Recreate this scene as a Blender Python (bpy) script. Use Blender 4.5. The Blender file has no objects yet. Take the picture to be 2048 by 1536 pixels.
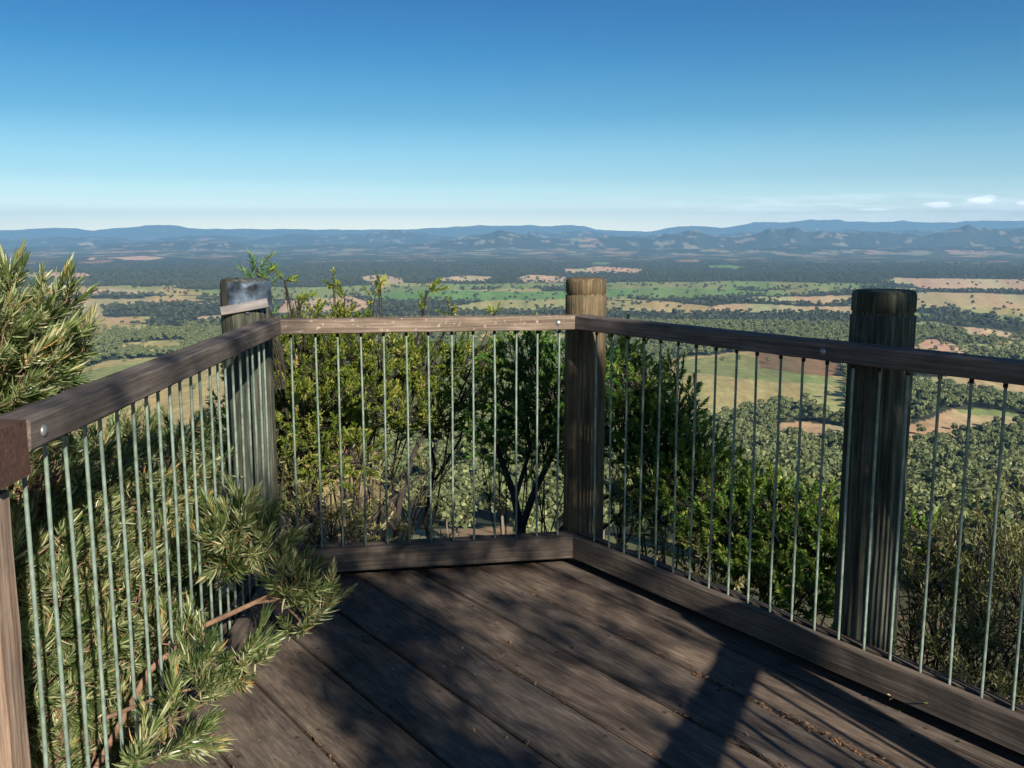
import bpy, math, random
import numpy as np
from math import radians as R, sin, cos, pi
from mathutils import Vector, Matrix
sc = bpy.context.scene
# ------------------------------------------------------------------ camera
H = 1.4037; PITCH = 0.1518; F = 1911.2          # eye height, downward tilt, focal length in photo pixels (2048 wide)
cam = bpy.data.cameras.new('camera'); cam_o = bpy.data.objects.new('camera', cam)
sc.collection.objects.link(cam_o); sc.camera = cam_o
cam.sensor_width = 36; cam.lens = F/2048*36; cam.clip_start = .05; cam.clip_end = 400000
cam_o.location = (0, 0, H); cam_o.rotation_euler = (pi/2-PITCH, 0, 0)
# ------------------------------------------------------------------ sun and sky
SUN_H = Vector((.446, -.895)); SUN_E = R(26)
sun = bpy.data.lights.new('sun', 'SUN'); sun.energy = 5.0; sun.angle = R(.45); sun.color = (1, .90, .76)
sun_o = bpy.data.objects.new('sun', sun); sc.collection.objects.link(sun_o)
sdir = Vector((SUN_H.x*cos(SUN_E), SUN_H.y*cos(SUN_E), sin(SUN_E))).normalized()
sun_o.rotation_euler = sdir.to_track_quat('Z', 'Y').to_euler()
w = bpy.data.worlds.new('World'); sc.world = w; w.use_nodes = True
wt = w.node_tree; wn = wt.nodes; wl = wt.links
bg = wn['Background']
sky = wn.new('ShaderNodeTexSky'); sky.sky_type = 'NISHITA'; sky.sun_disc = False
sky.sun_elevation = SUN_E; sky.sun_rotation = math.atan2(SUN_H.x, SUN_H.y); sky.altitude = 300
sky.air_density = 1.0; sky.dust_density = .3; sky.ozone_density = 2.0
def ramp(nt, stops, interp='LINEAR'):
    r = nt.nodes.new('ShaderNodeValToRGB'); e = r.color_ramp.elements; r.color_ramp.interpolation = interp
    while len(e) > 1: e.remove(e[-1])
    e[0].position = stops[0][0]; e[0].color = (*stops[0][1], 1)
    for p, c in stops[1:]:
        k = e.new(p); k.color = (*c, 1)
    return r
tc = wn.new('ShaderNodeTexCoord'); sep = wn.new('ShaderNodeSeparateXYZ'); wl.new(tc.outputs['Generated'], sep.inputs[0])
tint = ramp(wt, [(0, (3.0, 2.85, 2.5)), (.02, (2.15, 2.05, 1.9)), (.04, (1.05, 1.17, 1.18)), (.06, (.58, .77, .83)), (.12, (.18, .45, .58)), (.18, (.05, .31, .50)), (.24, (.012, .22, .44)), (.4, (.08, .21, .36)), (1, (.16, .25, .38))])
wl.new(sep.outputs['Z'], tint.inputs[0])
mulc = wn.new('ShaderNodeMix'); mulc.data_type = 'RGBA'; mulc.blend_type = 'MULTIPLY'; mulc.inputs[0].default_value = 1
wl.new(sky.outputs[0], mulc.inputs[6]); wl.new(tint.outputs[0], mulc.inputs[7])
# thin low clouds towards the right of the view
mp = wn.new('ShaderNodeMapping'); mp.inputs['Scale'].default_value = (9, 9, 110); wl.new(tc.outputs['Generated'], mp.inputs[0])
cn = wn.new('ShaderNodeTexNoise'); cn.inputs['Scale'].default_value = 1.6; cn.inputs['Detail'].default_value = 7; cn.inputs['Roughness'].default_value = .62
wl.new(mp.outputs[0], cn.inputs[0])
def wmath(op, a, b=None, clamp=False):
    m = wn.new('ShaderNodeMath'); m.operation = op; m.use_clamp = clamp
    for i, v in ((0, a), (1, b)):
        if v is None: continue
        if isinstance(v, (int, float)): m.inputs[i].default_value = v
        else: wl.new(v, m.inputs[i])
    return m.outputs[0]
zz = sep.outputs['Z']
band = wmath('MULTIPLY', wmath('DIVIDE', wmath('SUBTRACT', zz, .004), .008, True), wmath('DIVIDE', wmath('SUBTRACT', .045, zz), .012, True))
side = wmath('DIVIDE', wmath('SUBTRACT', sep.outputs['X'], .04), .2, True)
cl = wmath('MULTIPLY', wmath('MULTIPLY', wmath('MULTIPLY', wmath('DIVIDE', wmath('SUBTRACT', cn.outputs[0], .42), .20, True), band), side), .5)
def puff(az, el, ra, re):                      # one small cumulus at a direction
    dx, dy, dz = sin(R(az)), cos(R(az)), sin(R(el))
    a = wmath('DIVIDE', wmath('SUBTRACT', sep.outputs['X'], dx), ra); b = wmath('DIVIDE', wmath('SUBTRACT', zz, dz), re)
    d = wmath('SQRT', wmath('ADD', wmath('MULTIPLY', a, a), wmath('MULTIPLY', b, b)))
    d = wmath('ADD', d, wmath('MULTIPLY', wmath('SUBTRACT', cn.outputs[0], .5), 4.2))
    return wmath('MULTIPLY', wmath('SUBTRACT', 1.35, d, True), 1.8, True)
for a in ((25.8, 1.95, .010, .0034), (23.7, 1.75, .009, .0022), (28.2, 1.8, .010, .0028), (20.5, 1.55, .012, .0012)):
    cl = wmath('MAXIMUM', cl, puff(*a))
cl = wmath('MULTIPLY', cl, .75)
cmix = wn.new('ShaderNodeMix'); cmix.data_type = 'RGBA'; wl.new(cl, cmix.inputs[0]); wl.new(mulc.outputs[2], cmix.inputs[6]); cmix.inputs[7].default_value = (21, 20, 19.5, 1)
wl.new(cmix.outputs[2], bg.inputs[0]); bg.inputs[1].default_value = .085
# ------------------------------------------------------------------ view
vs = sc.view_settings; vs.view_transform = 'Standard'; vs.look = 'None'; vs.gamma = 1; vs.exposure = .92
cy = sc.cycles; cy.use_denoising = True; cy.max_bounces = 6; cy.transparent_max_bounces = 8; cy.diffuse_bounces = 3
cy.glossy_bounces = 2; cy.transmission_bounces = 3; cy.volume_bounces = 0; cy.sample_clamp_indirect = 4; cy.use_adaptive_sampling = True; cy.adaptive_threshold = .015

# ------------------------------------------------------------------ helpers
rng = np.random.default_rng(7); random.seed(7)
C = sc.collection.objects
def at(px, py, Y):                                # point seen at photo pixel (px,py), Y metres ahead
    u = (px-1024)/F; v = -(py-768)/F
    d = Vector((u, cos(PITCH)+v*sin(PITCH), -sin(PITCH)+v*cos(PITCH)))
    return Vector((0, 0, H)) + d*(Y/d.y)
def atz(px, py, z):
    u = (px-1024)/F; v = -(py-768)/F
    d = Vector((u, cos(PITCH)+v*sin(PITCH), -sin(PITCH)+v*cos(PITCH)))
    return Vector((0, 0, H)) + d*((z-H)/d.z)
def link(name, me, mat=None, parent=None, kind=None):
    o = bpy.data.objects.new(name, me); C.link(o)
    if mat is not None:
        if len(me.materials) == 0: me.materials.append(mat)
    if parent is not None: o.parent = parent
    if kind: o['kind'] = kind
    return o
def thing(name, label, cat, loc=(0, 0, 0), rz=0, group=None):
    o = bpy.data.objects.new(name, None); C.link(o); o.location = loc; o.rotation_euler = (0, 0, rz); o.empty_display_size = .1
    o['label'] = label; o['category'] = cat
    if group: o['group'] = group
    return o
def np_mesh(name, V, Fc, smooth=False, attrs=None):
    V = np.ascontiguousarray(V, dtype=np.float32); Fc = np.ascontiguousarray(Fc, dtype=np.int32)
    me = bpy.data.meshes.new(name); n, k = Fc.shape
    me.vertices.add(len(V)); me.vertices.foreach_set('co', V.ravel())
    me.loops.add(n*k); me.loops.foreach_set('vertex_index', Fc.ravel())
    me.polygons.add(n); me.polygons.foreach_set('loop_start', np.arange(0, n*k, k, dtype=np.int32))
    me.polygons.foreach_set('loop_total', np.full(n, k, dtype=np.int32))
    if smooth: me.polygons.foreach_set('use_smooth', np.ones(n, dtype=bool))
    me.update(calc_edges=True)
    for an, (dom, typ, data) in (attrs or {}).items():
        a = me.attributes.new(an, typ, dom)
        data = np.ascontiguousarray(data, dtype=np.float32)
        a.data.foreach_set({'FLOAT': 'value', 'FLOAT_COLOR': 'color', 'FLOAT_VECTOR': 'vector'}[typ], data.ravel())
    me.validate(); return me
# --- generic value noise in numpy
def vnoise(x, y, seed=0):
    xi = np.floor(x).astype(np.int64); yi = np.floor(y).astype(np.int64); fx = x-xi; fy = y-yi
    fx = fx*fx*(3-2*fx); fy = fy*fy*(3-2*fy)
    def h(a, b):
        n = (a*374761393 + b*668265263 + seed*974711) & 0xffffffff
        n = ((n ^ (n >> 13))*1274126177) & 0xffffffff
        return ((n ^ (n >> 16)) & 0xffff)/65535.
    return (h(xi, yi)*(1-fx)+h(xi+1, yi)*fx)*(1-fy)+(h(xi, yi+1)*(1-fx)+h(xi+1, yi+1)*fx)*fy
def fbm(x, y, seed=0, o=4):
    s = 0; a = .5; t = 0
    for i in range(o):
        s = s+a*vnoise(x*2**i, y*2**i, seed+i); t += a; a *= .5
    return s/t
def sstep(a, b, x):
    t = np.clip((x-a)/(b-a), 0, 1); return t*t*(3-2*t)

# ------------------------------------------------------------------ materials
def mat(name, rough=.8, spec=.3):
    m = bpy.data.materials.new(name); m.use_nodes = True
    b = m.node_tree.nodes['Principled BSDF']; b.inputs['Roughness'].default_value = rough; b.inputs['Specular IOR Level'].default_value = spec
    return m, m.node_tree, b
def N(nt, t, **kw):
    n = nt.nodes.new(t)
    for k, v in kw.items():
        if k in n.inputs: n.inputs[k].default_value = v
        else: setattr(n, k, v)
    return n
def noise(nt, vec, scale, detail=4, rough=.55, dist=0):
    n = N(nt, 'ShaderNodeTexNoise', Scale=scale, Detail=detail, Roughness=rough, Distortion=dist)
    if vec is not None: nt.links.new(vec, n.inputs[0])
    return n.outputs[0]
def mapping(nt, vec, scale, loc=(0, 0, 0)):
    m = nt.nodes.new('ShaderNodeMapping'); m.inputs['Scale'].default_value = scale; m.inputs['Location'].default_value = loc
    nt.links.new(vec, m.inputs[0]); return m.outputs[0]
def mixc(nt, fac, a, b, mode='MIX'):
    m = nt.nodes.new('ShaderNodeMix'); m.data_type = 'RGBA'; m.blend_type = mode
    for i, v in ((0, fac), (6, a), (7, b)):
        if isinstance(v, (int, float)): m.inputs[i].default_value = v
        elif isinstance(v, tuple): m.inputs[i].default_value = (*v, 1) if len(v) == 3 else v
        else: nt.links.new(v, m.inputs[i])
    return m.outputs[2]
def bump(nt, b, h, strength=.5, dist=.01):
    bm = nt.nodes.new('ShaderNodeBump'); bm.inputs['Strength'].default_value = strength; bm.inputs['Distance'].default_value = dist
    nt.links.new(h, bm.inputs['Height']); nt.links.new(bm.outputs[0], b.inputs['Normal'])
def wood(name, cols, axis=0, rough=.85, stain=.6, lichen=None, spec=.25, stretch=1.0):
    """weathered timber: fine grain and checks stretched along one local axis, blotchy wear"""
    m, nt, b = mat(name, rough, spec)
    co = nt.nodes.new('ShaderNodeTexCoord').outputs['Object']
    s = [60, 60, 60]; s[axis] = 2.2*stretch; s2 = [16, 16, 16]; s2[axis] = 1.1*stretch
    fine = noise(nt, mapping(nt, co, s), 1.5, 6, .65, .3)
    mid = noise(nt, mapping(nt, co, s2, (3, 1, 7)), 1.2, 4, .6, .6)
    blot = noise(nt, mapping(nt, co, (3, 3, 3)), 1.7, 5, .6)
    r1 = ramp(nt, [(.25, cols[0]), (.47, cols[1]), (.6, cols[2]), (.8, cols[3])]); nt.links.new(fine, r1.inputs[0])
    r2 = ramp(nt, [(.3, (.45, .43, .42)), (.55, (1, 1, 1)), (.75, (1.25, 1.22, 1.15))]); nt.links.new(mid, r2.inputs[0])
    c = mixc(nt, stain, r1.outputs[0], r2.outputs[0], 'MULTIPLY')
    r3 = ramp(nt, [(.35, (.62, .62, .66)), (.6, (1.05, 1.02, .98))]); nt.links.new(blot, r3.inputs[0])
    c = mixc(nt, .8, c, r3.outputs[0], 'MULTIPLY')
    if lichen:
        lf = noise(nt, mapping(nt, co, (22, 22, 22)), 1.6, 6, .7)
        lr = ramp(nt, [(lichen[1], (0, 0, 0)), (lichen[1]+.06, (1, 1, 1))]); nt.links.new(lf, lr.inputs[0])
        c = mixc(nt, lr.outputs[0], c, lichen[0])
    nt.links.new(c, b.inputs['Base Color'])
    bump(nt, b, fine, .55, .004)
    return m
M = {}
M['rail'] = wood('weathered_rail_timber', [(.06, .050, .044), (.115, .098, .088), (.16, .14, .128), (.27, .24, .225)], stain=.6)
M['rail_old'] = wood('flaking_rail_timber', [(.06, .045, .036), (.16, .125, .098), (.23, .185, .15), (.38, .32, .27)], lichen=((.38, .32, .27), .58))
M['kerb'] = wood('weathered_kerb_timber', [(.055, .044, .036), (.125, .102, .084), (.18, .148, .122), (.27, .23, .19)])
M['deck'] = wood('weathered_deck_timber', [(.080, .066, .055), (.135, .113, .095), (.185, .157, .132), (.31, .265, .22)], stain=.75, stretch=3.2)
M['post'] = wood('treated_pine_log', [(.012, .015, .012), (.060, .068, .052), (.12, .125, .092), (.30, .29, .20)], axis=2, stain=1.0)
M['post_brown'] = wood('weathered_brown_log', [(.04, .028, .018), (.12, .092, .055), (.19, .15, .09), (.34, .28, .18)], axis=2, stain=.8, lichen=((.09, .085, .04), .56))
M['pale_post'] = wood('sun_bleached_post', [(.10, .06, .04), (.26, .18, .13), (.38, .28, .21), (.5, .40, .31)], axis=2, stain=.5)
M['pale_post_x'] = wood('sun_bleached_shaft', [(.10, .06, .04), (.26, .18, .13), (.36, .29, .23), (.5, .40, .31)], axis=0, stain=.5)
M['block'] = wood('red_brown_block', [(.05, .028, .022), (.085, .048, .038), (.11, .063, .05), (.14, .09, .07)])
def simple(name, col, rough=.5, metal=0, nscale=30, var=.25, spec=.4):
    m, nt, b = mat(name, rough, spec); b.inputs['Metallic'].default_value = metal
    co = nt.nodes.new('ShaderNodeTexCoord').outputs['Object']
    r = ramp(nt, [(.3, tuple(c*(1-var) for c in col)), (.7, tuple(min(1, c*(1+var)) for c in col))]); nt.links.new(noise(nt, co, nscale, 5), r.inputs[0])
    nt.links.new(r.outputs[0], b.inputs['Base Color']); return m
M['rod'] = simple('dull_green_galvanised_rod', (.18, .24, .20), .5, .15, 40, .35)
M['bolt'] = simple('galvanised_bolt', (.34, .36, .36), .4, .7)
M['cap'] = simple('crumpled_metal_cap', (.17, .23, .31), .55, .5, 14, .9)
M['grey_board'] = wood('grey_board', [(.14, .13, .13), (.24, .23, .23), (.32, .31, .31), (.42, .41, .41)], stain=.4)
M['dark_wood'] = simple('near_black_timber', (.02, .016, .013), .9)
M['bark'] = simple('shrub_bark', (.036, .029, .025), .9, 0, 25, .5)
M['bark_red'] = simple('red_brown_bark', (.19, .115, .075), .85, 0, 40, .4)
M['trunk'] = simple('gum_trunk_bark', (.17, .145, .12), .8, 0, 3, .4)
M['litter'] = simple('dry_leaf_litter', (.26, .13, .06), .8, 0, 60, .6)
def leafmat(name, stops, transl=.3, rough=.45, spec=.4):
    m, nt, b = mat(name, rough, spec)
    at_ = N(nt, 'ShaderNodeAttribute', attribute_name='tint')
    r = ramp(nt, stops); nt.links.new(at_.outputs['Fac'], r.inputs[0])
    nt.links.new(r.outputs[0], b.inputs['Base Color'])
    t = nt.nodes.new('ShaderNodeBsdfTranslucent'); nt.links.new(mixc(nt, 1, r.outputs[0], (1.3, 1.35, .5), 'MULTIPLY'), t.inputs[0])
    mx = nt.nodes.new('ShaderNodeMixShader'); mx.inputs[0].default_value = transl
    nt.links.new(b.outputs[0], mx.inputs[1]); nt.links.new(t.outputs[0], mx.inputs[2]); nt.links.new(mx.outputs[0], nt.nodes['Material Output'].inputs[0])
    return m
M['leaf_needle'] = leafmat('narrow_glinting_leaf', [(0, (.035, .065, .022)), (.3, (.09, .14, .04)), (.55, (.21, .26, .10)), (.75, (.42, .45, .25)), (.92, (.58, .56, .38)), (1, (.50, .30, .10))], .3, .34, .6)  # palest tints put glints into the leaf colour, darkest the shaded gaps
M['leaf_yellow'] = leafmat('yellow_green_leaf', [(0, (.05, .09, .016)), (.35, (.13, .20, .028)), (.65, (.26, .32, .045)), (.85, (.40, .38, .09)), (1, (.52, .37, .22))], .4, .5)
M['leaf_dark'] = leafmat('dark_green_leaf', [(0, (.04, .10, .02)), (.6, (.09, .20, .035)), (.9, (.20, .31, .05)), (1, (.34, .36, .09))], .25, .5)
M['leaf_olive'] = leafmat('olive_leaf', [(0, (.08, .10, .03)), (.5, (.19, .20, .07)), (.8, (.34, .32, .14)), (1, (.5, .40, .26))], .25, .55)
M['crown'] = leafmat('eucalypt_crown', [(0, (.04, .055, .022)), (.5, (.115, .145, .062)), (1, (.28, .30, .135))], .15, .7, .2)  # dark and bright stops put shadowed and sunlit clumps into the colour
M['crown_far'] = leafmat('woodland_crown', [(0, (.032, .046, .034)), (.5, (.062, .078, .055)), (1, (.11, .12, .08))], .1, .8, .15)

# ------------------------------------------------------------------ railing geometry (local: X along, Y outward, Z up)
def box(V, Fc, x0, x1, y0, y1, z0, z1, bev=.003):
    """bevelled box as an 8+... vertex chamfered block"""
    import bmesh
    bm = bmesh.new(); bmesh.ops.create_cube(bm, size=1)
    for v in bm.verts:
        v.co = Vector(((x0+x1)/2+v.co.x*(x1-x0), (y0+y1)/2+v.co.y*(y1-y0), (z0+z1)/2+v.co.z*(z1-z0)))
    bmesh.ops.bevel(bm, geom=bm.edges[:], offset=bev, segments=2, affect='EDGES', profile=.6)
    return bm
def plank(name, x0, x1, y0, y1, z0, z1, m, parent=None, bev=.004, wobble=.0007, seg=.09, cuts=None):
    """a timber with slightly worn, uneven edges: subdivided along its length"""
    import bmesh
    nx = max(2, int((x1-x0)/seg)); bm = bmesh.new()
    prof = []
    for (a, b, sa, sb) in ((y0, z0, 1, 1), (y1, z0, -1, 1), (y1, z1, -1, -1), (y0, z1, 1, -1)):
        prof += [(a+sa*bev, b, a, b), (a, b+sb*bev, a, b)] if (sa*sb > 0) is False else [(a, b+sb*bev, a, b), (a+sa*bev, b, a, b)]
    rings = []
    for i in range(nx+1):
        x = x0+(x1-x0)*i/nx
        rings.append([bm.verts.new((x, p[0]+random.gauss(0, wobble), p[1]+random.gauss(0, wobble))) for p in prof])
    for i in range(nx):
        for j in range(8):
            bm.faces.new((rings[i][j], rings[i][(j+1) % 8], rings[i+1][(j+1) % 8], rings[i+1][j]))
    bm.faces.new(rings[0][::-1]); bm.faces.new(rings[-1])
    if cuts:
        for v in bm.verts: cuts(v)
    bmesh.ops.recalc_face_normals(bm, faces=bm.faces[:])
    me = bpy.data.meshes.new(name); bm.to_mesh(me); bm.free()
    return link(name, me, m, parent)
def tube_arrays(P, r0, r1, sides=6):
    P = [Vector(p) for p in P]; V = []; Fc = []; n = len(P)
    for i, p in enumerate(P):
        t = (P[min(i+1, n-1)]-P[max(i-1, 0)]).normalized(); a = t.orthogonal().normalized(); b = t.cross(a); r = r0+(r1-r0)*i/(n-1)
        # keep frame stable
        ref = Vector((.3, .9, .2)); a = (ref-t*ref.dot(t)).normalized(); b = t.cross(a)
        for k in range(sides):
            an = 2*pi*k/sides; V.append(p+a*cos(an)*r+b*sin(an)*r)
    for i in range(n-1):
        for k in range(sides):
            k2 = (k+1) % sides; Fc.append((i*sides+k, i*sides+k2, (i+1)*sides+k2, (i+1)*sides+k))
    return np.array([tuple(v) for v in V]), np.array(Fc)
def join(parts):
    V = []; Fc = []; o = 0
    for v, f in parts: V.append(v); Fc.append(f+o); o += len(v)
    return np.vstack(V), np.vstack(Fc)
KB, KT, RU = -.0574, .0488, 1.0                 # kerb bottom, kerb top, underside of top rail
RH, RW = .062, .088                              # top rail height and width
DK = -.098                                       # deck surface
def rod(parent, x, y, z0, z1, r=.0047):
    jx, jy = random.gauss(0, .002), random.gauss(0, .0015)
    zs = [z0, z0+(z1-z0)*.33, z0+(z1-z0)*.66, z1]
    v, f = tube_arrays([(x+jx+random.gauss(0, .0012), y+jy+random.gauss(0, .0012), z) for z in zs], r, r, 8)
    o = link('rod', np_mesh('rod', v, f, True), M['rod'], parent)
    # dark collar round the top end of the rod
    v, f = tube_arrays([(x+jx, y+jy, z1-.018), (x+jx, y+jy, z1+.004)], r*1.45, r*1.45, 8)
    link('dark_collar', np_mesh('dark_collar', v, f, True), M['dark_wood'], o)
def bolt(parent, x, y, z, r=.012):
    import bmesh
    bm = bmesh.new(); bmesh.ops.create_uvsphere(bm, u_segments=12, v_segments=8, radius=r)
    for v in bm.verts: v.co = Vector((x+v.co.x, y+v.co.y*.5, z+v.co.z))
    me = bpy.data.meshes.new('bolt'); bm.to_mesh(me); bm.free()
    for p in me.polygons: p.use_smooth = True
    link('bolt', me, M['bolt'], parent)
def panel(label, A, B, railmat, rods, ext=(0, 0), joints=(), rod_off=.044, group='timber and rod railing panels round the deck', bolts=(), mitre=(0, 0), kerb_ext=(0, 0), cleat=False, rod_r=.0047):
    """A->B on the inner face line of the rail, outward = left-hand normal of A->B"""
    A = Vector(A); B = Vector(B); L = (B-A).length; d = (B-A)/L; rz = math.atan2(d.y, d.x)
    t = thing('railing_panel', label, 'railing', (A.x, A.y, 0), rz, group)
    def cut(v):                                  # mitre the ends
        if v.co.x < .03: v.co.x += mitre[0]*v.co.y
        if v.co.x > L-.03: v.co.x += mitre[1]*v.co.y
    plank('top_rail', -ext[0], L+ext[1], 0, RW, RU, RU+RH, railmat, t, cuts=cut)
    plank('kerb_board', -kerb_ext[0], L+kerb_ext[1], 0, .036, KB, KT, M['kerb'], t, cuts=cut)
    plank('back_board', -kerb_ext[0], L+kerb_ext[1], .062, .098, KB-.02, KT-.004, M['kerb'], t, cuts=cut)
    for x in rods: rod(t, x, rod_off, KB+.01, RU, rod_r)
    plank('dark_rim_board', -kerb_ext[0], L+kerb_ext[1], .098, .14, DK-.2, KB+.01, M['dark_wood'], t, cuts=cut)  # near-black board added so the gap under the kerb stays dark
    for x in bolts: bolt(t, x, -.001, RU+RH*.5)
    if cleat: plank('cleat', .012, .048, .004, .05, KT+.001, KT+.04, M['kerb'], t)
    return t, L, d
C1 = Vector((-.974, 4.0127)); C2 = Vector((.2796, 4.2342))
thR, thL = .6069, .0262
dR = Vector((sin(thR), -cos(thR))); dL = Vector((sin(thL), -cos(thL)))
C0 = C1+dL*2.23
C3 = C2+dR*3.9
def rods_between(L, first, step=.0985): 
    xs = []; x = first
    while x < L-.02: xs.append(x); x += step
    return xs
L12 = (C2-C1).length; Lr = (C3-C2).length; Ll = (C1-C0).length
dm = (C2-C1)/L12; rz = math.atan2(dm.y, dm.x)
angR = math.atan2(dR.y, dR.x)-rz; angL = rz-math.atan2(-dL.y, -dL.x)
mit2 = math.tan(-angR/2); mit1 = -math.tan(-angL/2)
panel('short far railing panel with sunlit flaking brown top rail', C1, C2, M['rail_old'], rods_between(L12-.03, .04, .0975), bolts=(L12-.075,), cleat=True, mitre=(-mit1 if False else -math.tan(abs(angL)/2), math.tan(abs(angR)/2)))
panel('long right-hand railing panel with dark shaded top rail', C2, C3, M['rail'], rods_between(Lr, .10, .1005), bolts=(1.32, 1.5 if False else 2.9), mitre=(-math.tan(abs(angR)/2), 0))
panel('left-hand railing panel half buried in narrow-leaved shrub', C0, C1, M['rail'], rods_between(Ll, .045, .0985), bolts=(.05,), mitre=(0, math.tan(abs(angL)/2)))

def log_post(label, x, y, z0, z1, r, m, name='timber_post', grooves=(.062,), lean=(0, 0), chamfer=.008, seed=0, taper=.03):
    """round log post: saw-cut top with worn edge, ring groove, lengthwise splits"""
    t = thing(name, label, 'post', (x, y, z0), 0, 'round log posts holding the railing')
    rs = random.Random(seed); n = 96; h = z1-z0
    zs = [0]+list(np.linspace(.05, h-.12, 26))
    prof = [(z, r*(1+taper*(1-z/h))) for z in zs]
    for g in grooves:
        gz = h-g; prof += [(gz-.010, r), (gz-.005, r*.93), (gz+.002, r*.93), (gz+.006, r*.985)]
    prof += [(h-chamfer*2.2, r*.985), (h-chamfer*.7, r*.955), (h, r*.87), (h+.001, r*.5)]
    prof.sort()
    splits = [(rs.uniform(0, 2*pi), rs.uniform(.012, .03), rs.uniform(.0, .6)*h, rs.uniform(.5, 1)*h, rs.uniform(.004, .010)) for _ in range(16)]
    V = []; Fc = []
    for z, rr in prof:
        for k in range(n):
            a = 2*pi*k/n; q = rr*(1+.012*sin(3*a+seed)+.006*sin(7*a+z*3)+.004*rs.gauss(0, 1)*.4)
            for (sa, sw, za, zb, dp) in splits:
                da = abs((a-sa-.05*sin(z*5)+pi) % (2*pi)-pi)
                if da < sw*2.2 and za < z < zb: q -= dp*max(0, 1-da/(sw*2.2))
            V.append((q*cos(a)+lean[0]*z, q*sin(a)+lean[1]*z, z))
    V.append((lean[0]*h, lean[1]*h, h+.001)); m_ = len(prof)
    for i in range(m_-1):
        for k in range(n): Fc.append((i*n+k, i*n+(k+1) % n, (i+1)*n+(k+1) % n, (i+1)*n+k))
    top = [( (m_-1)*n+k, (m_-1)*n+(k+1) % n, len(V)-1, len(V)-1) for k in range(n)]
    import bmesh
    bm = bmesh.new(); vs_ = [bm.verts.new(v) for v in V]
    for f in Fc: bm.faces.new([vs_[i] for i in f])
    for f in top: bm.faces.new([vs_[i] for i in f[:3]])
    me = bpy.data.meshes.new('log'); bm.to_mesh(me); bm.free()
    for p in me.polygons: p.use_smooth = True
    link('log', me, m, t)
    return t
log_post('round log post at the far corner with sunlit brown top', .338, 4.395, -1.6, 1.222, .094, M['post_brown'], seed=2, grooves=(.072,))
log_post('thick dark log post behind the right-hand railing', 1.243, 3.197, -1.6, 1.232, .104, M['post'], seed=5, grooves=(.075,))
p1 = log_post('log post at the left corner with crumpled metal cap', -1.19, 4.28, -1.6, 1.225, .108, M['post'], seed=9, grooves=())
# post 1 fittings: metal cap over the right half, pale packer board nailed across it
import bmesh
def cap_mesh():
    bm = bmesh.new(); n = 30; rows = 9; rs = random.Random(4); g = []
    for j in range(rows):
        row = []
        for i in range(n):
            a = R(-118)+R(150)*i/(n-1)
            zz = .004-(.125+.03*sin(i*.9)+.02*rs.random())*(j/(rows-1))
            rr = .1115+.0012*rs.random()+.0028*sin(i*.8+j*.9)*sin(i*.33)
            if j == 0: rr = .07
            row.append(bm.verts.new((rr*cos(a), rr*sin(a), zz)))
        g.append(row)
    for j in range(rows-1):
        for i in range(n-1): bm.faces.new((g[j][i], g[j][i+1], g[j+1][i+1], g[j+1][i]))
    r = bmesh.ops.solidify(bm, geom=bm.faces[:], thickness=.002)
    bmesh.ops.recalc_face_normals(bm, faces=bm.faces[:])
    me = bpy.data.meshes.new('metal_cap'); bm.to_mesh(me); bm.free()
    for p in me.polygons: p.use_smooth = True
    return me
c_ = link('metal_cap', cap_mesh(), M['cap'], p1); c_.location = (0, 0, 1.225+1.6)
pk = plank('packer_board', -.100, .105, -.010, .010, -.019, .019, M['grey_board'], p1, bev=.003)
pk.location = (.022, -.112, 1.105+1.6); pk.rotation_euler = (R(-8), R(-10), R(4))
# near corner of the left panel: red-brown block and pale post
t0 = thing('corner_post', 'sun-bleached pale post under a red-brown block at the left edge', 'post', (C0.x-.055, C0.y-.06, -1.2), R(2))
plank('post_shaft', 0, 1, 0, 1, 0, 1, M['pale_post'], None).name = 'tmp'
bpy.data.objects.remove(bpy.data.objects['tmp'])
def vplank(name, sx, sy, z0, z1, m, parent, bev=.006, loc=(0, 0, 0)):
    o = plank(name, z0, z1, -sx/2, sx/2, -sy/2, sy/2, m, parent, bev=bev); o.rotation_euler = (0, -pi/2, 0); o.location = loc
    return o
vplank('post_shaft', .085, .095, .2, 1.2+.93, M['pale_post_x'], t0, loc=(-.030, 0, 0))
plank('rail_block', -.08, .050, -.06, .062, 1.2+.955, 1.2+1.064, M['block'], t0, bev=.004)
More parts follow.
